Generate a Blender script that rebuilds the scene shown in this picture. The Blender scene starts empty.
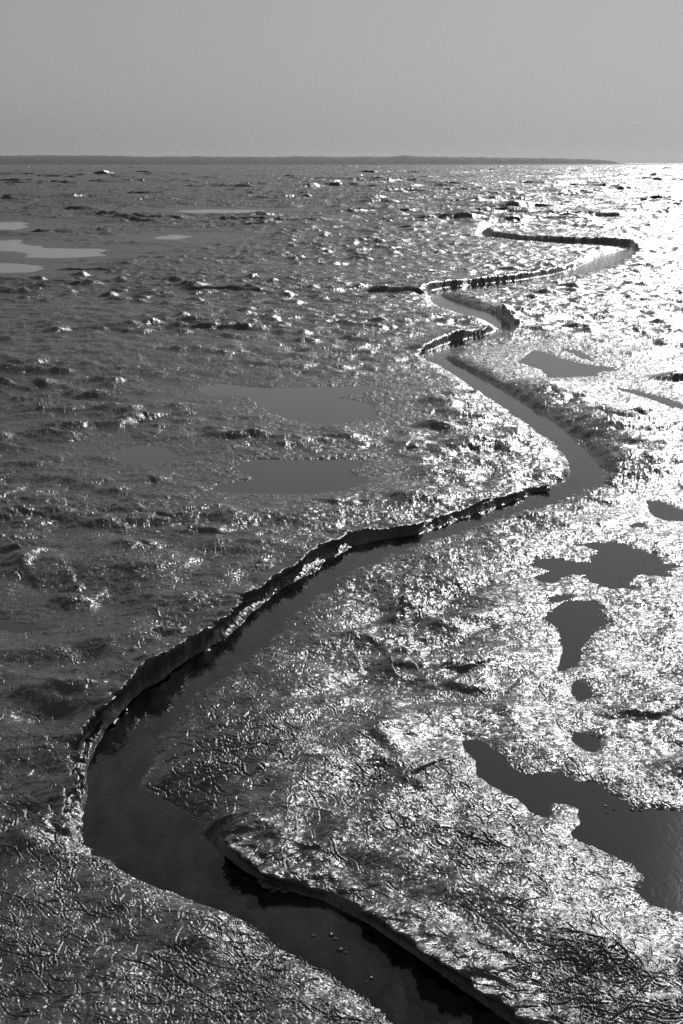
import bpy, math, random
import numpy as np

scene = bpy.context.scene
COL = scene.collection
R = math.radians

# ------------------------------------------------------------------ camera
F_PX, CX, CY, HZ = 1422.0, 341.5, 512.0, 163.0      # 50 mm lens, portrait frame; row of the horizon
CAM_H = 4.0
PITCH = math.atan((CY - HZ) / F_PX)

cam_data = bpy.data.cameras.new("camera")
cam = bpy.data.objects.new("camera", cam_data)
COL.objects.link(cam)
cam_data.sensor_fit = 'VERTICAL'
cam_data.sensor_height = 36.0
cam_data.lens = 36.0 * F_PX / 1024.0
cam_data.clip_start = 0.1
cam_data.clip_end = 40000
cam.location = (0, 0, CAM_H)
cam.rotation_euler = (math.pi / 2 - PITCH, 0, 0)
scene.camera = cam


def back(p, z=0.0):
    """a point seen in the photograph -> its place (x, y) on the level z, in metres"""
    p = np.asarray(p, float).reshape(-1, 2)
    u = (p[:, 0] - CX) / F_PX
    v = (CY - p[:, 1]) / F_PX
    c, s = math.cos(PITCH), math.sin(PITCH)
    dy = c + v * s
    dz = -s + v * c
    t = (z - CAM_H) / dz
    return np.stack([u * t, dy * t], 1)


# ------------------------------------------------------------------ noise
def perlin(x, y, seed):
    x = x + seed * 17.31
    y = y - seed * 9.77
    xi = np.floor(x).astype(np.int64)
    yi = np.floor(y).astype(np.int64)
    fx = (x - xi).astype(np.float32)
    fy = (y - yi).astype(np.float32)

    def grad(ix, iy, dx, dy):
        h = (ix * 374761393 + iy * 668265263 + seed * 974711) & 0xffffffff
        h = ((h ^ (h >> 13)) * 1274126177) & 0xffffffff
        h = (h ^ (h >> 16)) & 1023
        a = h.astype(np.float32) * np.float32(2 * math.pi / 1024)
        return np.cos(a) * dx + np.sin(a) * dy
    u = fx * fx * fx * (fx * (fx * 6 - 15) + 10)
    v = fy * fy * fy * (fy * (fy * 6 - 15) + 10)
    a = grad(xi, yi, fx, fy)
    b = grad(xi + 1, yi, fx - 1, fy)
    c = grad(xi, yi + 1, fx, fy - 1)
    d = grad(xi + 1, yi + 1, fx - 1, fy - 1)
    return ((a + (b - a) * u) * (1 - v) + (c + (d - c) * u) * v) * 1.5


def sstep(a, b, x):
    t = np.clip((x - a) / (b - a), 0, 1)
    return t * t * (3 - 2 * t)


# ------------------------------------------------------------------ traced outlines
Z_CREEK = -0.105
# creek edges, near to far: x, y, bank width (m), height of the bank's rim over the flat (m), ledge (0..1)
LEFT = [(560, 1160, .5, .0, 0), (480, 1085, .5, .0, 0), (430, 1045, .5, .0, 0), (398, 1022, .45, .0, 0), (377, 1003, .45, 0, 0),
        (349, 983, .45, 0, 0), (320, 964, .45, 0, 0), (289, 945, .45, 0, 0), (248, 920, .4, 0, 0), (208, 904, .4, 0, 0),
        (180, 890, .4, 0, 0), (146, 882, .4, 0, 0), (124, 868, .4, 0, 0), (104, 853, .35, .0, 0), (88, 842, .22, .0, 0),
        (85, 826, .12, .0, .6), (84, 807, .14, .0, 1), (87, 790, .10, .0, 1), (88, 768, .08, .02, 1), (95, 746, .07, .03, 1),
        (103, 731, .06, .04, 1), (117, 717, .05, .05, .6), (133, 699, .03, .10, 0), (143, 690, .03, .10, 0), (161, 680, .03, .10, 0),
        (172, 671, .03, .10, 0), (188, 660, .03, .10, 0), (207, 650, .03, .10, 0), (229, 635, .10, .05, .8), (250, 614, .10, .05, .8),
        (275, 593, .10, .05, .8), (303, 577, .10, .05, .8), (320, 568, .10, .05, .8), (328, 560, .10, .05, .8), (356, 546, 0.1, 0.02, 0.6),
        (377, 541, 0.1, 0.01, 0.5), (418, 534, 0.09, 0.0, 0.5), (456, 521, 0.09, -0.01, 0.5), (494, 508, 0.09, -0.02, 0.4), (521, 499, 0.1, -0.03, 0.3),
        (547, 490, 0.14, -0.05, 0), (566, 481, .35, -.03, 0), (573, 472, .5, 0, 0), (571, 461, .7, 0, 0), (555, 442, .7, 0, 0),
        (529, 424, .7, 0, 0), (503, 405, .7, 0, 0), (477, 390, .7, 0, 0), (458, 376, .6, 0, 0), (442, 366, .5, 0, 0),
        (429, 361, .3, .02, 0), (424, 356, .15, .04, 0), (430, 350, .1, .06, .3), (445, 343.5, .1, .08, .4), (464, 338.6, .1, .08, .2),
        (487, 334, .12, .05, 0), (497, 330.5, .2, .02, 0)]
RIGHT = [(680, 1160, .06, .03, 0), (600, 1090, .06, .03, 0), (540, 1045, .045, -.03, 0), (512, 1026, .045, -.03, 0), (492, 1012, .045, -.03, 0),
         (455, 983, .045, -.03, 0), (420, 959, .045, -.03, 0), (405, 949, .045, -.03, 0), (377, 931, .045, -.03, 0), (349, 916, .045, -.03, 0),
         (320, 902, .045, -.03, 0), (296, 895, .045, -.03, 0), (264, 883, .05, -.035, 0), (236, 866, .06, -.04, 0), (215, 852, .12, -.05, 0),
         (205, 840, .3, -.04, 0), (188, 821, .6, -.02, 0), (169, 804, .5, 0, 0), (152, 796, .8, 0, 0), (133, 790, 1.0, 0, 0),
         (132, 779, 1.0, 0, 0), (147, 762, 1.0, 0, 0), (150, 749, 1.0, 0, 0), (154, 736, 1.0, 0, 0), (169, 717, 1.0, 0, 0),
         (178, 704, .9, 0, 0), (186, 694, .9, 0, 0), (207, 683, .9, 0, 0), (224, 672, .9, 0, 0), (250, 652, .9, 0, 0),
         (268, 634, .9, 0, 0), (281, 618, .9, 0, 0), (296, 604, .9, 0, 0), (303, 599, .9, 0, 0), (331, 581, .9, 0, 0),
         (349, 568, .9, 0, 0), (377, 554, .9, 0, 0), (418, 541, 1., 0, 0), (456, 530, 1., 0, 0), (494, 518, 1., 0, 0),
         (532, 507, 1., 0, 0), (563, 499, 1., 0, 0), (580, 491, .9, 0, 0), (597, 483, .7, .02, 0), (604, 474, .8, .06, 0),
         (592, 459, 1., .12, 0), (567, 435, 1., .13, 0), (542, 416, 1., .13, 0), (516, 400, .9, .13, 0), (490, 384, .8, .1, 0),
         (471, 372.5, .45, .1, 0), (452, 363, .4, .06, 0), (443, 358, .5, .03, 0), (448, 350, .6, 0, 0), (464, 344, .6, 0, 0),
         (490, 338, .5, 0, 0), (509, 331, .3, .0, 0)]
# beyond that, the middle of the creek: x, y, half width (px), bank widths left / right, rims left / right
FAR = [(507, 328, 5, .3, .12, 0, .1), (497, 321, 5, .5, .12, 0, .14), (484, 316, 4.5, .8, .3, 0, .05), (464, 310, 4.5, .8, .5, 0, .05),
       (445, 303.5, 4.5, .8, .5, 0, .05), (434, 298, 4.5, .6, .6, .02, 0), (433, 293, 3.2, .2, .8, .06, 0), (450, 289.5, 2.8, .2, 1, .1, 0),
       (480, 286.5, 2.4, .2, 1, .1, 0), (520, 282, 2.2, .2, 1, .1, 0), (555, 276.5, 2.4, .2, 1, .1, 0), (575, 272, 3.6, .3, 1, .05, 0),
       (592, 266, 5, .5, 1, .02, 0), (607, 260, 6, .5, 1, 0, .02), (622, 255, 5, .5, .4, 0, .08), (634, 251, 3.6, .6, .2, 0, .14),
       (628, 247, 2.3, .8, .2, 0, .16), (600, 244, 1.9, 1, .2, 0, .14), (560, 242.5, 1.7, 1, .2, 0, .12), (520, 240.5, 1.6, 1, .2, 0, .12),
       (490, 237, 1.7, 1, .2, 0, .1), (480, 233, 1.6, 1, .4, 0, .08), (488, 229, 1.3, 1, .2, 0, .12), (506, 226.5, 1.0, 1, .2, 0, .12)]
for i, (x, y, w, bl, br, rl, rr) in enumerate(FAR):
    a, b = FAR[max(i - 1, 0)], FAR[min(i + 1, len(FAR) - 1)]
    tx, ty = b[0] - a[0], b[1] - a[1]
    n = math.hypot(tx, ty)
    nx, ny = ty / n, -tx / n        # to the left of the way up the creek (rows grow downwards)
    LEFT.append((x + nx * w, y + ny * w, bl, rl, 0))
    RIGHT.append((x - nx * w, y - ny * w, br, rr, 0))

POOLS = [   # outline in the photograph, label
    ([(464, 740), (478, 741), (492, 747), (506, 756), (508, 767), (527, 775), (555, 772), (576, 782), (606, 784), (608, 793), (626, 804),
      (640, 809), (683, 812), (730, 815), (760, 860), (740, 915), (683, 912), (654, 906), (640, 897), (645, 876), (633, 865), (612, 855),
      (594, 848), (570, 835), (582, 823), (578, 816), (580, 809), (562, 803), (548, 804), (552, 812), (545, 818), (534, 814), (518, 800),
      (489, 786), (476, 774), (476, 761), (466, 751)],
     "largest dark tide pool with a mud spit jutting into it, nearest to the viewer"),
    ([(574, 733), (580, 732), (594, 737), (601, 744), (594, 752), (582, 749), (573, 742)],
     "tiny round puddle just above the largest pool, under a black mud crack"),
    ([(543, 617), (559, 605), (564, 601), (585, 600), (603, 605), (599, 615), (610, 623), (594, 630), (583, 644), (580, 663), (564, 672),
      (556, 670), (558, 663), (563, 652), (560, 631)],
     "funnel shaped dark pool narrowing to a neck towards the viewer"),
    ([(545, 599), (556, 595), (570, 594.5), (576, 596.5), (562, 601), (551, 603)],
     "small sliver of water hugging the top of the funnel shaped pool"),
    ([(571, 681), (588, 683), (592, 698), (578, 702), (572, 695)],
     "little square puddle just below the neck of the funnel shaped pool"),
    ([(528, 563), (535, 559), (554, 558.5), (570, 561.5), (594, 562.5), (595, 556), (599, 551), (575, 544), (588, 543), (618, 542),
      (634, 548), (661, 557), (665, 564), (684, 567), (661, 571), (672, 576), (639, 575), (627, 583), (642, 588.5), (615, 589), (594, 584.5),
      (586, 578), (588, 574), (567, 575), (554, 583), (540, 582), (533, 577), (551, 571), (532, 567)],
     "many fingered dark pool with ragged lobes, beside the creek's bend"),
    ([(645, 500), (661, 501), (683, 511), (715, 516), (705, 524), (683, 521), (661, 520), (651, 513)],
     "dark pool at the right edge of the view, right of a black scarp"),
    ([(629, 524), (638, 522.5), (645, 523), (647, 526), (631, 528)],
     "tiny sliver of water at the foot of the black scarp by the right edge"),
    ([(517, 362), (532, 351), (545, 353), (570, 361), (591, 365), (612, 367.5), (618, 370), (594, 373), (597, 376), (570, 377.5),
      (545, 377.5), (544, 371), (530, 366)],
     "grey wedge shaped pool among white glare, behind the creek's convex bank"),
    ([(559, 348.5), (578, 350), (597, 362), (580, 358)],
     "narrow slanting streak of water along the wedge shaped pool's far side"),
    ([(612, 387), (639, 391), (672, 400), (700, 412), (672, 407), (650, 399), (626, 392)],
     "long thin runnel of water slanting to the right edge in bright glare"),
    ([(198, 387), (222, 383.5), (257, 388), (310, 387), (371, 385.5), (388, 388), (354, 395), (336, 397), (371, 404), (376, 416), (354, 422),
      (318, 425), (296, 421), (266, 412), (261, 406), (248, 396), (222, 396), (204, 394)],
     "wide grey pool with a long narrow arm reaching left, upper of two neighbours"),
    ([(233, 465), (257, 459.5), (310, 460), (371, 460), (354, 467), (349, 473), (369, 481), (336, 492), (288, 494.5), (209, 492),
      (217, 484), (259, 480), (239, 472)],
     "flat topped grey pool with a mud point on its left, lower of two neighbours"),
    ([(112, 452), (129, 447), (160, 445.5), (180, 456), (160, 463), (129, 464.5), (116, 459)],
     "small oval grey puddle alone on dark mud, left of two wider pools"),
    ([(-40, 612), (0, 618), (21, 623), (46, 630), (20, 633), (0, 629), (-40, 626)],
     "narrow dark puddle cut by the left edge of the view"),
    ([(-30, 221), (23, 221.5), (29, 225), (20, 230), (-30, 229)],
     "pale sky reflecting pool, farthest of the three at the left edge"),
    ([(-30, 241), (18, 239.5), (21, 244), (44, 248), (111, 249), (97, 256), (59, 258.5), (23, 257), (29, 253), (-30, 248)],
     "pale long pool reaching farthest right of the three at the left edge"),
    ([(-30, 263), (26, 263.5), (48, 268), (35, 272), (-30, 273)],
     "pale blunt ended pool, nearest of the three at the left edge"),
    ([(153, 236.6), (176, 234.8), (193, 236.6), (176, 239.2), (161, 239.2)],
     "small pale oval puddle on far dark mud, right of the bright left pools"),
    ([(172, 210.5), (210, 209.5), (272, 210), (250, 213), (190, 213)],
     "very long thin pale streak of water on the far flat"),
]

# small steps in the mud that face the viewer: line, height (m), length of the back slope (m)
SCARPS = [
    ([(148, 328), (200, 326), (240, 327), (270, 327)], .13, 2.5), ([(36, 331), (90, 329), (142, 331)], .12, 2.5),
    ([(180, 290), (225, 289), (270, 292)], .17, 4), ([(357, 291), (400, 292), (432, 293)], .2, 3),
    ([(578, 528), (600, 522), (625, 518), (649, 512)], .12, 1.0), ([(505, 566), (512, 556), (530, 548), (556, 544)], .06, .6),
    ([(18, 577), (28, 558), (52, 549)], .035, .5), ([(38, 590), (60, 587), (88, 584)], .10, .6), ([(76, 610), (90, 602), (100, 598)], .07, .5),
    ([(578, 733), (594, 734), (620, 743), (646, 756)], .05, .35), ([(462, 738), (475, 733), (492, 734), (512, 745)], .04, .4),
    ([(630, 216), (655, 214), (674, 217)], .35, 8), ([(583, 221), (612, 220)], .25, 8), ([(486, 222.5), (524, 221.5)], .3, 6),
    ([(372, 610), (400, 616), (432, 612), (452, 604)], .26, 1.0, .38), ([(352, 672), (380, 678), (405, 680), (425, 674)], .22, .8, .32), ([(372, 748), (390, 773), (404, 785), (425, 781)], .17, .5, .22), ([(500, 590), (520, 600), (540, 598)], .06, .6, .3), ([(440, 605), (480, 608), (520, 600)], .07, .7, .3), ([(446, 826), (480, 832), (520, 830)], .06, .3, .12), ([(0, 838), (25, 842), (60, 835)], .07, .4, .2), ([(0, 690), (40, 686), (90, 682)], .03, .6, .2),
    ([(448, 660), (470, 668)], .05, .4), ([(440, 678), (470, 686), (500, 686)], .05, .5), ([(505, 688), (530, 692)], .05, .4),
    ([(425, 622), (450, 630), (470, 624), (520, 622)], .02, .4), ([(372, 722), (388, 740), (395, 760)], .05, .5),
    ([(455, 826), (480, 838), (515, 842)], .05, .3), ([(470, 1000), (500, 1020)], .04, .3),
    ([(225, 462), (240, 457), (268, 456)], .06, .6), ([(320, 458), (345, 456), (362, 458)], .08, .6), ([(230, 384), (280, 386), (300, 386)], .07, 1),
    ([(310, 386), (345, 385), (385, 386)], .07, 1), ([(530, 322), (560, 326), (600, 327)], .08, 2), ([(500, 322), (515, 317), (530, 321)], .16, 1.4),
    ([(670, 381), (690, 377)], .15, 1.5), ([(560, 402), (590, 402)], .07, .8), ([(625, 401), (648, 402)], .07, .8), ([(535, 403), (556, 401)], .09, .6),
    ([(622, 426), (642, 425)], .07, .6), ([(572, 400), (600, 408)], .06, .6), ([(650, 343), (690, 346)], .1, 1.2),
    ([(0, 830), (18, 838), (34, 850)], .05, .4), ([(0, 552), (22, 549)], .08, .5), ([(160, 632), (172, 638), (186, 636)], .06, .4),
    ([(30, 722), (50, 727), (66, 722)], .05, .4), ([(55, 672), (75, 678)], .05, .4), ([(100, 508), (140, 512)], .04, .6),
    ([(0, 500), (30, 503)], .04, .6), ([(150, 480), (190, 474)], .06, .5), ([(60, 700), (90, 690)], .03, .4), ([(0, 362), (40, 364)], .08, 1.2),
    ([(60, 268), (90, 268), (118, 270)], .12, 4), ([(35, 281), (60, 282), (85, 283)], .12, 3), ([(25, 233), (50, 233), (78, 234)], .16, 6), ([(95, 252), (125, 252), (155, 254)], .14, 5),
    ([(20, 238), (40, 238), (65, 239)], .14, 5), ([(40, 230), (70, 229), (105, 229)], .14, 5),
    ([(285, 179), (350, 180.5), (425, 182)], .5, 10), ([(418, 184.5), (440, 185.5), (468, 186)], .4, 8), ([(325, 173.5), (360, 173), (405, 172.5)], .6, 12),
    ([(175, 187), (215, 187), (265, 188.5)], .4, 8), ([(85, 183), (105, 183), (135, 184)], .4, 8), ([(500, 175), (530, 175), (566, 176)], .5, 10),
    ([(522, 187), (570, 186), (642, 188)], .4, 8), ([(555, 170.5), (600, 170), (650, 171)], .6, 12), ([(618, 176), (650, 176), (690, 177)], .5, 10),
    ([(440, 190.5), (480, 190), (525, 192)], .35, 8), ([(-10, 185), (15, 185), (42, 186)], .4, 8), ([(555, 193), (580, 192.5), (602, 193)], .3, 8),
    ([(20, 172), (70, 171.5), (120, 172)], .5, 10), ([(130, 176), (160, 175.5), (200, 176)], .45, 10), ([(220, 170), (270, 169.5), (310, 170)], .6, 12),
    ([(-10, 176), (20, 176), (50, 177)], .45, 10), ([(240, 194), (270, 193.5), (310, 194)], .3, 8), ([(600, 203), (640, 202), (690, 204)], .25, 7),
    ([(360, 200), (390, 199), (420, 200)], .25, 7), ([(300, 186), (320, 186), (345, 187)], .35, 8),
]
rng = random.Random(7)
NAMED = len(SCARPS)
for k in range(170):                      # low steps scattered over the far flat, mostly low runnel edges
    y = 167 + 62 * rng.random() ** 1.7
    x = rng.uniform(-60, 740)
    w = rng.uniform(8, 55) * (0.6 + 0.8 * rng.random())
    d = (y - HZ)
    SCARPS.append(([(x - w, y + rng.uniform(-.6, .6)), (x, y - .04 * w * rng.random()), (x + w * .8, y + rng.uniform(-.6, .6))],
                   min(.42, 8 / d + .05), 200 / d))
for k in range(70):                       # and over the middle flat
    y = 235 + 300 * rng.random() ** 1.2
    x = rng.uniform(-40, 720)
    w = rng.uniform(4, 16)
    SCARPS.append(([(x - w, y + rng.uniform(-1, 2)), (x, y - 1), (x + w, y + rng.uniform(-1, 2))], .035 + rng.random() * .05, rng.uniform(.3, 1)))

for k in range(190):                      # little steps, trampled edges and runnel lips nearer by
    right = k % 2
    y = 330 + (640 if right else 420) * rng.random() ** 1.1
    x = rng.uniform(360, 720) if right else rng.uniform(-30, 420)
    w = rng.uniform(6, 26) * (.6 + y / 1200)
    t = rng.uniform(-.35, .35)
    SCARPS.append(([(x - w, y + w * t + rng.uniform(0, 3)), (x - w * .3, y - 1), (x + w * .4, y + rng.uniform(-2, 2)), (x + w, y - w * t + rng.uniform(0, 3))],
                   (.018 + .03 * rng.random()) * (1000 - y * .45) / 600, rng.uniform(.15, .5)))

# hollows and swells: x, y, radius (m) across, radius deep, height (m)
SWELLS = [(410, 607, .8, 1.0, -.07), (400, 672, .6, .8, -.06), (410, 768, .45, .5, -.05), (480, 828, .4, .4, -.05),
          (48, 720, .2, .2, -.07), (170, 628, .25, .3, -.06), (75, 655, .35, .4, -.08), (95, 605, .4, .5, -.08), (70, 585, .4, .5, -.08),
          (115, 560, .5, .7, .06), (60, 645, .35, .35, .06), (20, 820, .3, .4, -.06), (10, 510, .4, .5, .07), (160, 600, .35, .4, .05),
          (620, 440, 1.6, 2.2, .10), (545, 375, 1.4, 2.5, .07), (260, 760, 1.2, 1.2, .05), (300, 830, .9, .7, .04)]

# ------------------------------------------------------------------ ground grid: fine in front of the shore, coarser to the sides
def grid_axes():
    rows = []
    y = 1330.0
    while y > HZ + 1.2:
        rows.append(y)
        if y > 1030: y -= 6
        elif y > 560: y -= .62
        elif y > 330: y -= .7
        elif y > 300: y -= .4
        elif y > 225: y -= .25
        elif y > 205: y -= .18
        else: y -= .13
    rows = np.array(rows)
    v = (CY - rows) / F_PX
    dep = PITCH - np.arctan(v)
    r = CAM_H / np.tan(dep)
    r = np.concatenate([[0.02, .5, 1.0, 1.5], r[r > 1.6], [3600, 4500, 6000, 8000, 10500]])
    th = list(np.arange(-R(15.2), R(15.2), R(.0255)))
    t, st = R(15.2), R(.03)
    side = []
    while t < math.pi:
        side.append(t)
        st = min(st * 1.06, R(6))
        t += st
    th = [-q for q in reversed(side)] + th + side
    return r, np.array(th)


RR, TH = grid_axes()
NR, NT = len(RR), len(TH)
X = (RR[:, None] * np.sin(TH)[None, :]).ravel()
Y = (RR[:, None] * np.cos(TH)[None, :]).ravel()
RAD = np.repeat(RR, NT)
N = X.size


def noise(scale, seed, mask=None):
    if mask is None:
        return perlin(X / scale, Y / scale, seed)
    out = np.zeros(N, np.float32)
    out[mask] = perlin(X[mask] / scale, Y[mask] / scale, seed)
    return out


def near_poly(px, py, poly, closed=True):
    """distance to a chain of segments, its nearest segment and the place along it"""
    m = len(poly)
    best = np.full(px.size, 1e18)
    seg = np.zeros(px.size, np.int32)
    tt = np.zeros(px.size, np.float32)
    for i in range(m if closed else m - 1):
        ax, ay = poly[i]
        bx, by = poly[(i + 1) % m]
        dx, dy = bx - ax, by - ay
        L = dx * dx + dy * dy + 1e-12
        t = np.clip(((px - ax) * dx + (py - ay) * dy) / L, 0, 1)
        d = (px - ax - t * dx) ** 2 + (py - ay - t * dy) ** 2
        k = d < best
        best[k] = d[k]; seg[k] = i; tt[k] = t[k]
    return np.sqrt(best), seg, tt


def inside(px, py, poly):
    c = np.zeros(px.size, bool)
    m = len(poly)
    for i in range(m):
        ax, ay = poly[i]
        bx, by = poly[(i + 1) % m]
        if ay == by: continue
        c ^= ((ay > py) != (by > py)) & (px < (bx - ax) * (py - ay) / (by - ay) + ax)
    return c


# ---- the open flat
n6 = noise(7.0, 1); n2 = noise(2.1, 2); n07 = noise(.75, 3); n025 = noise(.26, 4)
wx, wy = noise(.5, 21), noise(.5, 22)
big = noise(38, 5)
near = RAD < 60
mid = RAD < 140
H = .035 * n6 + .026 * n2 + .06 * big * sstep(40, 160, RAD)
lump = np.abs(noise(1.15, 6) + .35 * n07)
H += .034 * (sstep(0, .55, lump) - .6)                          # swells parted by creases
pimple = np.maximum(noise(.62, 12) + .25 * n025, 0)
H += .030 * pimple ** 1.5                                        # low mounds
crumb = .6 + .7 * sstep(-.35, .35, noise(1.7, 13) + .4 * n025)  # slick patches and crumbly ones
H += .016 * n07 * (1 + .6 * n2)
humm = sstep(-.75, .35, noise(9.0, 14) + .5 * n2) * (.35 + .65 * sstep(12, 22, Y)) * (1 - .6 * sstep(3, 8, X) * (1 - sstep(25, 40, Y)))
hq = noise(.85, 15) + .45 * noise(.42, 16)
H += humm * (.135 + .025 * sstep(1, -4, X / np.maximum(Y, 8) * 20)) * (np.maximum(hq, 0) ** 1.3 - .22)              # hummocks with steep sides
H -= humm * .05 * np.maximum(-.25 - noise(1.3, 17) - .3 * n025, 0)  # and holes between them
H += .0125 * n025 * (1 + .8 * n6)
HB = H.copy()
H += crumb * (.0032 + .0060 * sstep(9, 16, RAD)) * noise(.1, 7, mid)
H += crumb * (.0020 + .0026 * sstep(9, 16, RAD)) * noise(.045, 8, near)
H += crumb * (.0017 + .0006 * sstep(9, 14, RAD)) * noise(.02, 9, near)
HF = H - HB                                                     # the fine part alone
# far flat: low runnels and bars
far_amt = sstep(35, 120, RAD)
H += far_amt * (.10 * noise(16, 10) + .07 * noise(6, 11))
H += sstep(45, 110, RAD) * (.22 * np.maximum(noise(2.3, 18), 0) + .17 * np.abs(noise(3.6, 19)) * (1 + n6))
# worm casts, crab trails and drag marks: thousands of short curled grooves with raised lips
G2 = np.zeros((NR, NT), np.float32)
X2, Y2 = X.reshape(NR, NT), Y.reshape(NR, NT)
rg = np.random.default_rng(11)
TANGLES = [(480, 830, .35), (600, 955, .16), (400, 775, .3), (250, 740, .5), (210, 770, .4)]


def stroke(cx, cy, length, ang, curl, wid, amp):
    m = 7
    u = np.linspace(-.5, .5, m) * length
    a = ang + curl * u / length + .5 * np.sin(u / length * 5 + cx * 40)
    step = length / (m - 1)
    px = cx + np.cumsum(np.cos(a)) * step; py = cy + np.cumsum(np.sin(a)) * step
    px -= px.mean() - cx; py -= py.mean() - cy
    pad = wid * 4
    rr = np.hypot(px, py); tt_ = np.arctan2(px, py)
    i0, i1 = np.searchsorted(RR, [rr.min() - pad, rr.max() + pad])
    j0, j1 = np.searchsorted(TH, [tt_.min() - pad / rr.min(), tt_.max() + pad / rr.min()])
    if i1 - i0 < 2 or j1 - j0 < 2: return
    xs_, ys_ = X2[i0:i1, j0:j1], Y2[i0:i1, j0:j1]
    best = np.full(xs_.shape, 1e9)
    for q in range(m - 1):
        dx, dy = px[q + 1] - px[q], py[q + 1] - py[q]
        t = np.clip(((xs_ - px[q]) * dx + (ys_ - py[q]) * dy) / (dx * dx + dy * dy), 0, 1)
        # the groove thins out to its ends
        e = abs((q + t) / (m - 1) - .5) * 2
        d = np.hypot(xs_ - px[q] - t * dx, ys_ - py[q] - t * dy) * (1 + 1.2 * e ** 3)
        best = np.minimum(best, d)
    prof = -np.exp(-(best / wid) ** 2) + .4 * np.exp(-((best - 2.1 * wid) / wid) ** 2)
    G2[i0:i1, j0:j1] += amp * prof


for k_ in range(28000):
    r_ = 5.2 + 19 * rg.random() ** 1.25
    t_ = rg.uniform(-R(16.5), R(16.5))
    big_ = rg.random() ** 3
    sx_, sy_ = r_ * math.sin(t_), r_ * math.cos(t_)
    if rg.random() > .25 + 1.3 * max(0, float(perlin(np.array([sx_ / .9]), np.array([sy_ / .9]), 81)[0]) + .25): continue
    stroke(r_ * math.sin(t_), r_ * math.cos(t_), .07 + .32 * big_, rg.normal(-.5, 1.1), rg.normal(0, 1.6), (.0036 + .003 * big_) * max(1, r_ / 10),
           rg.uniform(.0020, .0052) * (1 if rg.random() < .8 else -1.1))
for tx, ty, tr in TANGLES:
    c = back((tx, ty))[0]
    for k_ in range(int(90 * tr / .35)):
        p = c + rg.normal(0, tr * .55, 2)
        stroke(p[0], p[1], rg.uniform(.1, .32), rg.normal(-.4, .7), rg.normal(0, 1.3), rg.uniform(.005, .009), rg.uniform(.003, .008))
H += G2.ravel()
HF += G2.ravel()

for (px_, py_, ra, rd, hh) in SWELLS:
    c = back((px_, py_))[0]
    q = ((X - c[0]) / ra) ** 2 + ((Y - c[1]) / rd) ** 2
    k = q < 6
    H[k] += hh * np.exp(-q[k] * (1 + .4 * n07[k])) 

# ---- the creek
LW = back([p[:2] for p in LEFT], Z_CREEK)
RW = back([p[:2] for p in RIGHT], Z_CREEK)
PAR = np.array([p[2:] for p in LEFT] + [p[2:] for p in RIGHT][::-1])
CP = np.concatenate([LW, RW[::-1]])
k = np.nonzero((X > CP[:, 0].min() - 4) & (X < CP[:, 0].max() + 4) & (Y > CP[:, 1].min() - 4) & (Y < CP[:, 1].max() + 6))[0]
d, sg, t = near_poly(X[k], Y[k], CP)
ins = inside(X[k], Y[k], CP)
pa = PAR[sg] * (1 - t[:, None]) + PAR[(sg + 1) % len(CP)] * t[:, None]
nx_p = CP[sg] * (1 - t[:, None]) + CP[(sg + 1) % len(CP)] * t[:, None]
CREEK_DIR = (nx_p - np.stack([X[k], Y[k]], 1)) / np.maximum(d, 1e-4)[:, None]
CREEK_K, CREEK_PA, CREEK_IN = k, pa, ins
CREEK_D = np.full(N, 99.0); CREEK_D[k] = d

DR = np.repeat(np.gradient(RR), NT)
for idx, (line, hh, blen, *wide) in enumerate(SCARPS):
    P = back(line)
    sc = max(.15, np.hypot(*P.mean(0)) / 20)
    pad = blen * 3.2
    k = np.nonzero((X > P[:, 0].min() - pad) & (X < P[:, 0].max() + pad) & (Y > P[:, 1].min() - pad) & (Y < P[:, 1].max() + pad))[0]
    if k.size == 0: continue
    d, sg, t = near_poly(X[k], Y[k], P, False)
    a, b = P[sg], P[sg + 1]
    T = b - a
    side = T[:, 0] * (Y[k] - a[:, 1]) - T[:, 1] * (X[k] - a[:, 0])
    if sc > 2.2: warp = .12 * n2[k] * min(blen, 3) + .22 * n6[k] * blen
    else: warp = .05 * n025[k] * min(blen, 1.2) + .30 * n07[k] * min(blen, 1.5)
    s = np.where(side > 0, d, -d) + warp
    if sc > 2.2:                       # draw the rows of the far grid up to the step so that its face stays steep
        D = 1.35 * DR[k]
        run = (sg + t) / (len(P) - 1)
        c_ = (np.abs(s) < D) & (run > .02) & (run < .98)
        sn = np.where(c_, s * (s / D) ** 2, s)
        mv = (sn - s) * np.clip(np.minimum(run, 1 - run) * 12, 0, 1)
        X[k] += mv * X[k] / RAD[k]; Y[k] += mv * Y[k] / RAD[k]
        s = s + mv
    run = (sg + t) / (len(P) - 1)
    ends = sstep(0, .22, run) * sstep(0, .22, 1 - run)
    w = (.045 + .03 * sc) * (1 + .5 * n07[k]) if sc < 2.2 else .10 + .012 * sc
    if wide: w = wide[0] * (1 + .4 * n07[k] + .3 * n025[k])
    amp = hh * (.85 * (.75 + .9 * n07[k]) if sc < 2.2 else .9 + .5 * n6[k])
    if idx >= NAMED: amp = amp * sstep(.5, 1.6, CREEK_D[k])
    H[k] += amp * ends * (sstep(-w, w, s) * np.exp(-np.maximum(s, 0) / blen) )

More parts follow.
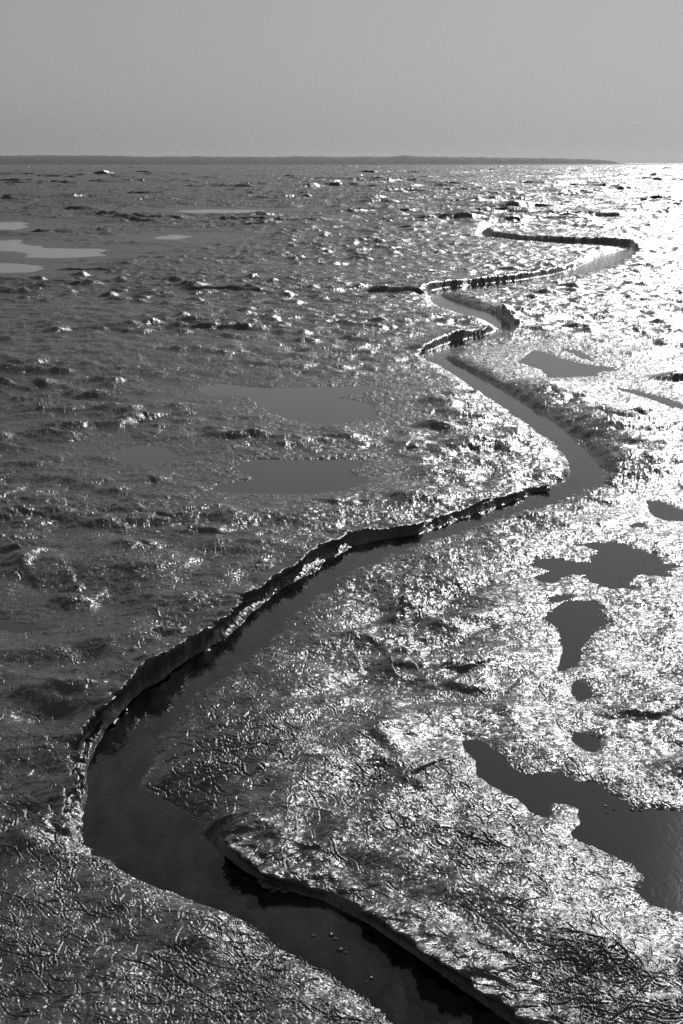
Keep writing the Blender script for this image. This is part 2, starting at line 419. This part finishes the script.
# ---- the creek's banks
k, pa, ins, d = CREEK_K, CREEK_PA, CREEK_IN, CREEK_D[CREEK_K]
bw, rim, ledge = pa[:, 0], pa[:, 1], pa[:, 2]
sd = np.where(ins, -d, d)
scl = np.clip(RAD[k] / 12, .8, 1.5) * (1 - .85 * sstep(18, 32, RAD[k]))
bw = bw * np.clip(1 + np.where(bw > .3, .25, np.where(bw < .07, .3, .7)) * noise(.45, 55)[k], .4, 2.2)
rough = np.where(bw > .35, .5, np.clip(bw / .1, .7, 1.6))
s = sd + scl * rough * (.007 * noise(.12, 51)[k] + .016 * n025[k] + .004 * noise(.05, 52, near)[k]) + .02 * scl * n07[k]
top = H[k] + rim * np.exp(-np.maximum(s - bw, 0) / .8)
tt = s / bw
plain = sstep(0, 1, tt)
gentle = 1 - np.exp(-np.maximum(tt, 0) * 2.2)
up = np.where(bw > .35, gentle * sstep(0, .25, tt) * .5 + gentle * .5, plain)
stepd = .22 * sstep(-.1, .25, tt) + .78 * sstep(1.0, 1.45, tt)
up = up * (1 - ledge) + stepd * ledge
base = Z_CREEK - .01 + H[k] * .25 * sstep(0, .3, tt)
hb = base + (top - base) * up
hb = hb + (1 - up) * (HF[k] * 1.1 + .4 * np.minimum(bw, .3) * .02 * n025[k]) + (.020 * ledge * sstep(0, .3, tt) * (1 - sstep(.9, 1.4, tt))) * (noise(.06, 53, near)[k] + noise(.15, 54)[k])
hb = np.where(s < 0, Z_CREEK - .01 - .10 * sstep(0, .35, -s) + .004 * n025[k] + HF[k] * sstep(-.12, 0, s), hb)
H[k] = np.where(s < bw * 8 + 4, hb, H[k])
CREEK_SD = np.full(N, 99.0); CREEK_SD[k] = sd
# undercut banks: the lip leans out over the water, in chunks
chunk = np.clip(.6 + (1 - .5 * sstep(11, 15, RAD[k])) * (.8 * noise(.16, 57)[k] + .4 * noise(.07, 58, near)[k]) + .8 * n07[k], 0, 1.6)
lean = np.where(ins, 0, sstep(.45, .95, up) * np.exp(-np.maximum(s - bw * (1 + .45 * ledge), 0) / .16) * (1 - sstep(.12, .22, bw)) * (1 - sstep(30, 45, RAD[k])))
lean *= chunk * np.minimum(.09, .05 + bw * .6)
X[k] += CREEK_DIR[:, 0] * lean; Y[k] += CREEK_DIR[:, 1] * lean
H[k] += lean * .25 + (chunk - .5) * .012 * (lean > .01)

# ---- the pools
POOL_CELLS = []
H0 = H.copy()
CAND = np.full(N, 1e9)
WET = np.zeros(N, bool)
SHORE = []
for poly, label in POOLS:
    P0 = np.array(poly, float)
    rc = np.hypot(*back(P0.mean(0))[0])
    sc = max(.6, rc / 18)
    zp = -.045 - .02 * min(2, rc / 60)
    P = back(P0, zp)
    Q = []
    for i in range(len(P)):             # round the traced corners a little
        a, b = P[i], P[(i + 1) % len(P)]
        Q += [a * .86 + b * .14, a * .14 + b * .86]
    P = np.array(Q)
    pad = 1.6 * sc
    k = np.nonzero((X > P[:, 0].min() - pad) & (X < P[:, 0].max() + pad) & (Y > P[:, 1].min() - pad) & (Y < P[:, 1].max() + pad))[0]
    d, sg, t = near_poly(X[k], Y[k], P)
    sd = np.where(inside(X[k], Y[k], P), -d, d)
    s = sd + min(sc, 2) * (.018 * n025[k] + .020 * n07[k] + .010 * noise(.1, 7, mid)[k])
    if rc > 40: s = s + .35 * n2[k] + .18 * n07[k]
    w = .85 * sc
    g = zp + .006 + np.maximum(H0[k] - zp, .01) * (.4 + .6 * sstep(w * .4, w * 1.6, s))
    up = 1 - np.exp(-np.maximum(s, 0) / (.45 * w))
    hh = zp + (g - zp) * up + .6 * np.minimum(.006, np.maximum(s, 0) * .1) + HF[k] * (1 - up)
    bl = sstep(w * .8, w * 1.8, s)
    hh = hh * (1 - bl) + H0[k] * bl
    hh = np.where(s < 0, zp - .004 - .05 * sstep(0, .3 * sc, -s) + HF[k] * sstep(-.10, 0, s), hh)
    CAND[k] = np.minimum(CAND[k], np.where(s < w * 1.8, hh, 1e9))
    WET[k] |= s < 0
    SHORE.append((k[(s >= 0) & (sd > .08 * sc) & (sd < .18 * sc)], zp))
    m = np.zeros(N, bool); m[k] = sd < .14 * sc
    POOL_CELLS.append((m, zp, label))
H = np.where(CAND < 1e8, CAND, H0)
for k, zp in SHORE:
    k = k[~WET[k]]
    H[k] = np.maximum(H[k], zp + .003)
H = np.where((CREEK_SD < .8) & ~WET, np.minimum(H, np.where(H0 < -.045, H0, H)), H)


# ------------------------------------------------------------------ mesh helpers
def mesh_object(name, co, faces, mat, smooth=True):
    me = bpy.data.meshes.new(name)
    co = np.asarray(co, np.float32); faces = np.asarray(faces, np.int32)
    me.vertices.add(len(co)); me.vertices.foreach_set("co", co.ravel())
    nf, k = faces.shape
    me.loops.add(nf * k); me.loops.foreach_set("vertex_index", faces.ravel())
    me.polygons.add(nf)
    me.polygons.foreach_set("loop_start", np.arange(0, nf * k, k, dtype=np.int32))
    me.polygons.foreach_set("loop_total", np.full(nf, k, np.int32))
    me.update(calc_edges=True)
    if smooth:
        me.polygons.foreach_set("use_smooth", np.ones(nf, bool))
    me.materials.append(mat)
    o = bpy.data.objects.new(name, me)
    COL.objects.link(o)
    return o


def tag(o, label, cat, group=None, kind=None):
    o["label"] = label; o["category"] = cat
    if group: o["group"] = group
    if kind: o["kind"] = kind
    return o


# ------------------------------------------------------------------ materials
def new_mat(name):
    m = bpy.data.materials.new(name); m.use_nodes = True
    nt = m.node_tree; nt.nodes.clear()
    out = nt.nodes.new("ShaderNodeOutputMaterial")
    return m, nt, out


def node(nt, kind, **kw):
    n = nt.nodes.new(kind)
    for k_, v_ in kw.items():
        if k_.startswith("in_"):
            n.inputs[k_[3:].replace("_", " ")].default_value = v_
        else:
            setattr(n, k_, v_)
    return n


def wet_mud():
    m, nt, out = new_mat("wet_mud")
    L = nt.links.new
    b = node(nt, "ShaderNodeBsdfPrincipled")
    tc = node(nt, "ShaderNodeTexCoord")
    geo = node(nt, "ShaderNodeNewGeometry")
    # colour: dark silt with paler and darker patches
    n1 = node(nt, "ShaderNodeTexNoise", in_Scale=1.1, in_Detail=6.0, in_Roughness=.6)
    L(tc.outputs["Object"], n1.inputs["Vector"])
    cr = node(nt, "ShaderNodeMapRange", in_From_Min=.3, in_From_Max=.7, in_To_Min=.075, in_To_Max=.125)
    L(n1.outputs["Fac"], cr.inputs["Value"])
    cc = node(nt, "ShaderNodeCombineColor")
    for c in ("Red", "Green", "Blue"): L(cr.outputs[0], cc.inputs[c])
    L(cc.outputs[0], b.inputs["Base Color"])
    # gloss: wet film, patchy
    n2_ = node(nt, "ShaderNodeTexNoise", in_Scale=14.0, in_Detail=5.0, in_Roughness=.65)
    L(tc.outputs["Object"], n2_.inputs["Vector"])
    rr = node(nt, "ShaderNodeMapRange", in_From_Min=.3, in_From_Max=.7, in_To_Min=.20, in_To_Max=.46)
    L(n2_.outputs["Fac"], rr.inputs["Value"])
    L(rr.outputs[0], b.inputs["Roughness"])
    b.inputs["IOR"].default_value = 1.52
    # fine grain: facets of the wet crumb turn the surface normal
    acc = geo.outputs["Normal"]
    for sc_, amt in ((11.0, .20), (30.0, .30), (95.0, .30), (330.0, .26)):
        t_ = node(nt, "ShaderNodeTexNoise", in_Scale=sc_, in_Detail=1.0)
        L(tc.outputs["Object"], t_.inputs["Vector"])
        sub = node(nt, "ShaderNodeVectorMath", operation='SUBTRACT')
        L(t_.outputs["Color"], sub.inputs[0]); sub.inputs[1].default_value = (.5, .5, .5)
        mul = node(nt, "ShaderNodeVectorMath", operation='SCALE'); mul.inputs["Scale"].default_value = amt * 2
        L(sub.outputs[0], mul.inputs[0])
        add = node(nt, "ShaderNodeVectorMath", operation='ADD')
        L(acc, add.inputs[0]); L(mul.outputs[0], add.inputs[1])
        acc = add.outputs[0]
    # crumbled spots: broken mud with steep facets
    m1 = node(nt, "ShaderNodeTexNoise", in_Scale=8.0, in_Detail=4.0, in_Roughness=.7)
    L(tc.outputs["Object"], m1.inputs["Vector"])
    mm = node(nt, "ShaderNodeMapRange", in_From_Min=.54, in_From_Max=.66, in_To_Min=0.0, in_To_Max=2.0)
    L(m1.outputs["Fac"], mm.inputs["Value"])
    t_ = node(nt, "ShaderNodeTexNoise", in_Scale=46.0, in_Detail=1.0)
    L(tc.outputs["Object"], t_.inputs["Vector"])
    sub = node(nt, "ShaderNodeVectorMath", operation='SUBTRACT'); L(t_.outputs["Color"], sub.inputs[0]); sub.inputs[1].default_value = (.5, .5, .5)
    mul = node(nt, "ShaderNodeVectorMath", operation='SCALE'); L(sub.outputs[0], mul.inputs[0]); L(mm.outputs[0], mul.inputs["Scale"])
    add = node(nt, "ShaderNodeVectorMath", operation='ADD'); L(acc, add.inputs[0]); L(mul.outputs[0], add.inputs[1])
    acc = add.outputs[0]
    nrm = node(nt, "ShaderNodeVectorMath", operation='NORMALIZE')
    L(acc, nrm.inputs[0])
    L(nrm.outputs[0], b.inputs["Normal"])
    L(b.outputs[0], out.inputs["Surface"])
    return m


def water_mat(name, ripple, body):
    m, nt, out = new_mat(name)
    L = nt.links.new
    b = node(nt, "ShaderNodeBsdfPrincipled")
    b.inputs["Base Color"].default_value = (body, body, body, 1)
    b.inputs["Roughness"].default_value = .06
    b.inputs["IOR"].default_value = 1.33
    tc = node(nt, "ShaderNodeTexCoord")
    mp = node(nt, "ShaderNodeMapping"); mp.inputs["Scale"].default_value = (1, .45, 1); mp.inputs["Rotation"].default_value = (0, 0, .6)
    L(tc.outputs["Object"], mp.inputs["Vector"])
    n1 = node(nt, "ShaderNodeTexNoise", in_Scale=14.0, in_Detail=3.0, in_Distortion=1.2)
    L(mp.outputs[0], n1.inputs["Vector"])
    bp = node(nt, "ShaderNodeBump", in_Strength=1.0, in_Distance=ripple)
    L(n1.outputs["Fac"], bp.inputs["Height"])
    L(bp.outputs[0], b.inputs["Normal"])
    L(b.outputs[0], out.inputs["Surface"])
    return m


def hill_mat():
    m, nt, out = new_mat("wooded_shore")
    b = node(nt, "ShaderNodeBsdfPrincipled")
    tc = node(nt, "ShaderNodeTexCoord")
    n1 = node(nt, "ShaderNodeTexNoise", in_Scale=.012, in_Detail=5.0)
    nt.links.new(tc.outputs["Object"], n1.inputs["Vector"])
    mr = node(nt, "ShaderNodeMapRange", in_To_Min=.04, in_To_Max=.10)
    nt.links.new(n1.outputs["Fac"], mr.inputs["Value"])
    cc = node(nt, "ShaderNodeCombineColor")
    for c in ("Red", "Green", "Blue"): nt.links.new(mr.outputs[0], cc.inputs[c])
    nt.links.new(cc.outputs[0], b.inputs["Base Color"])
    b.inputs["Roughness"].default_value = .9
    nt.links.new(b.outputs[0], out.inputs["Surface"])
    return m


MUD = wet_mud()
CREEK_WATER = water_mat("creek_water", .0035, .008)
_nt = CREEK_WATER.node_tree                     # drifting silt clouds the creek in long streaks
_tc = _nt.nodes.new("ShaderNodeTexCoord"); _mp = _nt.nodes.new("ShaderNodeMapping")
_mp.inputs["Scale"].default_value = (2.2, .7, 1); _mp.inputs["Rotation"].default_value = (0, 0, -.5)
_n = _nt.nodes.new("ShaderNodeTexNoise"); _n.inputs["Scale"].default_value = 1.6; _n.inputs["Detail"].default_value = 6; _n.inputs["Distortion"].default_value = 1.5
_r = _nt.nodes.new("ShaderNodeMapRange"); _r.inputs["From Min"].default_value = .35; _r.inputs["From Max"].default_value = .7
_r.inputs["To Min"].default_value = .006; _r.inputs["To Max"].default_value = .045
_c = _nt.nodes.new("ShaderNodeCombineColor")
_nt.links.new(_tc.outputs["Object"], _mp.inputs["Vector"]); _nt.links.new(_mp.outputs[0], _n.inputs["Vector"]); _nt.links.new(_n.outputs["Fac"], _r.inputs["Value"])
for _k in ("Red", "Green", "Blue"): _nt.links.new(_r.outputs[0], _c.inputs[_k])
_nt.links.new(_c.outputs[0], [n_ for n_ in _nt.nodes if n_.type == 'BSDF_PRINCIPLED'][0].inputs["Base Color"])
POOL_WATER = water_mat("pool_water", .0006, .055)

# ------------------------------------------------------------------ ground
ii = np.arange(NR - 1)[:, None] * NT
jj = np.arange(NT - 1)[None, :]
QUADS = np.stack([ii + jj, ii + NT + jj, ii + NT + jj + 1, ii + jj + 1], -1).reshape(-1, 4)[:, ::-1]
back_seam = np.stack([np.arange(NR - 1) * NT + NT - 1, np.arange(1, NR) * NT + NT - 1, np.arange(1, NR) * NT, np.arange(NR - 1) * NT], -1)[:, ::-1]
H *= 1 - sstep(1500, 3000, RAD)
ground = mesh_object("ground", np.stack([X, Y, H], 1), np.concatenate([QUADS, back_seam]), MUD)
tag(ground, "wet dark mudflat glistening in low sun, cut by a winding creek", "mudflat", kind="structure")


def sheet(name, mask, z, mat):
    q = QUADS[mask[QUADS].any(1)]
    u, inv = np.unique(q, return_inverse=True)
    return mesh_object(name, np.stack([X[u], Y[u], np.full(u.size, z)], 1), inv.reshape(q.shape), mat)


creek = sheet("creek_water", CREEK_SD < .22, Z_CREEK, CREEK_WATER)
tag(creek, "dark winding tidal creek snaking between mud banks to the horizon", "creek", kind="structure")

for m, zp, label in POOL_CELLS:
    if not m.any(): continue
    o = sheet("tide_pool", m, zp, POOL_WATER)
    # origin to the pool's middle
    co = np.zeros(len(o.data.vertices) * 3, np.float32); o.data.vertices.foreach_get("co", co)
    co = co.reshape(-1, 3); c = co.mean(0); co -= c
    o.data.vertices.foreach_set("co", co.ravel()); o.data.update(); o.location = c.tolist()
    tag(o, label, "tide pool", "tide pools left on the mudflat")

# ------------------------------------------------------------------ clods of mud fallen into the water
def clod(px, py, size, z, label, group):
    c = back((px, py), z)[0]
    a = np.linspace(0, 2 * math.pi, 19)[:-1]
    ring = []
    sx, sy = size * rng.uniform(.8, 1.3), size * rng.uniform(.6, 1.0)
    h = size * rng.uniform(.45, .7)
    sdn = rng.randint(100, 900)
    for q in range(9):
        el = -.5 + 2.05 * q / 8
        cs, sn = math.cos(el), math.sin(el)
        ring.append(np.stack([np.cos(a) * cs * sx, np.sin(a) * cs * sy, np.full(18, sn * h)], 1))
    v = np.concatenate(ring)
    v *= 1 + .35 * perlin(v[:, 0] / size * 1.7 + v[:, 2] / size, v[:, 1] / size * 1.7 - v[:, 2] / size, sdn)[:, None]
    v = np.concatenate([v, [[0, 0, h * 1.0]]])
    f = [(q * 18 + i, q * 18 + (i + 1) % 18, (q + 1) * 18 + (i + 1) % 18, (q + 1) * 18 + i) for q in range(8) for i in range(18)]
    f += [(144 + i, 144 + (i + 1) % 18, 162, 162) for i in range(0)]
    o = mesh_object("mud_clod", v, f, MUD)
    o.location = (c[0], c[1], z)
    tag(o, label, "mud clod", group)
    return o


G1, L1 = "clods of mud lying in the creek", "small wet mud clod poking out of the near creek water"
for px_, py_, sz in [(313, 936, .012), (331, 935, .016), (335, 939, .010), (340, 950, .022), (346, 953, .013), (371, 978, .014), (366, 982, .010)]:
    clod(px_, py_, sz, Z_CREEK, L1, G1)
G2_, L2 = "slumped mud under the dark bank", "slumped mud lump in the water at the foot of the black near bank"
for px_, py_, sz in [(263, 882, .03), (270, 886, .04), (278, 889, .03), (285, 891, .025), (274, 891, .02)]:
    clod(px_, py_, sz, Z_CREEK, L2, G2_)
G3, L3 = "specks of mud in the largest pool", "tiny mud speck breaking the surface of the largest pool"
for px_, py_, sz in [(605, 806, .012), (607, 813, .010), (614, 810, .010), (632, 810, .014), (640, 811, .012)]:
    clod(px_, py_, sz, -.045 - .02 * min(2, 9 / 60), L3, G3)

# ------------------------------------------------------------------ far shore
SHORE_D = 7000.0
prof = [(-700, 157), (-300, 156), (-100, 155.5), (0, 156), (60, 155.6), (105, 156), (150, 157), (200, 156.8), (250, 157.3), (300, 156.8), (350, 157.2),
        (395, 156.8), (405, 155.6), (412, 156.8), (450, 157.2), (500, 158), (540, 158.5), (580, 159.2), (600, 160), (612, 161), (620, 163.2)]
xs = np.arange(-700, 621, 1.5)
ys = np.interp(xs, [p[0] for p in prof], [p[1] for p in prof])
hx = (xs - CX) / F_PX / math.cos(PITCH) * SHORE_D * math.cos(PITCH) / math.cos(PITCH)
hx = (xs - CX) / F_PX * (SHORE_D * math.cos(PITCH))
hz = CAM_H + (HZ + .1 - ys) / F_PX * SHORE_D * 1.0
hz = np.maximum(hz, 0) + 2.2 * perlin(hx / 60, hx * 0, 71) * np.clip(hz / 10, 0, 1) + 1.2 * perlin(hx / 22, hx * 0, 72) * np.clip(hz / 10, 0, 1)
rowsd = [(-160, .0), (-120, .35), (-60, .62), (0, .85), (120, .97), (260, 1.0), (700, .8), (1300, .3), (1700, 0)]
co, nx_ = [], len(xs)
for dd, fr in rowsd:
    sc_ = (SHORE_D + dd) / SHORE_D
    lump_ = 1 + (.10 * perlin(hx / 45, hx * 0 + dd / 50, 73) if 0 < fr < 1 else 0)
    co.append(np.stack([hx * sc_ if dd > 0 else hx, np.full(nx_, SHORE_D + dd), np.maximum(hz, .0) * fr * lump_ - (1.0 if fr == 0 else 0)], 1))
co = np.concatenate(co)
i2 = np.arange(len(rowsd) - 1)[:, None] * nx_; j2 = np.arange(nx_ - 1)[None, :]
fq = np.stack([i2 + j2, i2 + j2 + 1, i2 + nx_ + j2 + 1, i2 + nx_ + j2], -1).reshape(-1, 4)
hills = mesh_object("hills", co, fq, hill_mat())
tag(hills, "low hazy wooded headland along the horizon, ending in a point", "headland", kind="structure")

# ------------------------------------------------------------------ light
SUN_AZ, SUN_EL = R(17.5), R(27)
sd_ = bpy.data.lights.new("sun", 'SUN')
sd_.energy = 2.2
sd_.angle = R(.53)
sun = bpy.data.objects.new("sun", sd_)
COL.objects.link(sun)
from mathutils import Vector
dirv = Vector((math.sin(SUN_AZ) * math.cos(SUN_EL), math.cos(SUN_AZ) * math.cos(SUN_EL), math.sin(SUN_EL)))
sun.rotation_euler = dirv.to_track_quat('Z', 'Y').to_euler()
sun.location = (30, 60, 50)

w = bpy.data.worlds.new("World"); scene.world = w; w.use_nodes = True
nt = w.node_tree; nt.nodes.clear()
wo = nt.nodes.new("ShaderNodeOutputWorld"); bg = nt.nodes.new("ShaderNodeBackground")
sky = nt.nodes.new("ShaderNodeTexSky"); sky.sky_type = 'NISHITA'; sky.sun_disc = False
sky.sun_elevation = SUN_EL; sky.sun_rotation = SUN_AZ
sky.air_density = 2.2; sky.dust_density = 0.3; sky.ozone_density = 1.0
bw_ = nt.nodes.new("ShaderNodeRGBToBW")                 # black-and-white film
nt.links.new(sky.outputs[0], bw_.inputs[0]); nt.links.new(bw_.outputs[0], bg.inputs["Color"])
bg.inputs["Strength"].default_value = .05
nt.links.new(bg.outputs[0], wo.inputs[0])

# ------------------------------------------------------------------ air
HAZE = 3e-5
if HAZE:
    hm, hnt, hout = new_mat("haze")
    pv = hnt.nodes.new("ShaderNodeVolumePrincipled")
    pv.inputs["Color"].default_value = (1, 1, 1, 1)
    pv.inputs["Anisotropy"].default_value = .6
    pv.inputs["Density"].default_value = HAZE
    hnt.links.new(pv.outputs[0], hout.inputs["Volume"])
    s_ = 11500.0; z0, z1 = -2.0, 75.0
    hc = [(-s_, -s_, z0), (s_, -s_, z0), (s_, s_, z0), (-s_, s_, z0), (-s_, -s_, z1), (s_, -s_, z1), (s_, s_, z1), (-s_, s_, z1)]
    hf = [(0, 3, 2, 1), (4, 5, 6, 7), (0, 1, 5, 4), (1, 2, 6, 5), (2, 3, 7, 6), (3, 0, 4, 7)]
    hz_o = mesh_object("haze", hc, hf, hm, False)
    tag(hz_o, "thin pale sea haze over the whole flat", "haze", kind="stuff")

# ------------------------------------------------------------------ render settings
scene.view_settings.view_transform = 'Standard'
scene.view_settings.look = 'None'
scene.view_settings.exposure = -0.42
scene.view_settings.gamma = 1.0
scene.view_settings.use_curve_mapping = False
scene.cycles.use_denoising = False
scene.cycles.max_bounces = 4
scene.cycles.volume_bounces = 0
scene.cycles.pixel_filter_type = 'BLACKMAN_HARRIS'
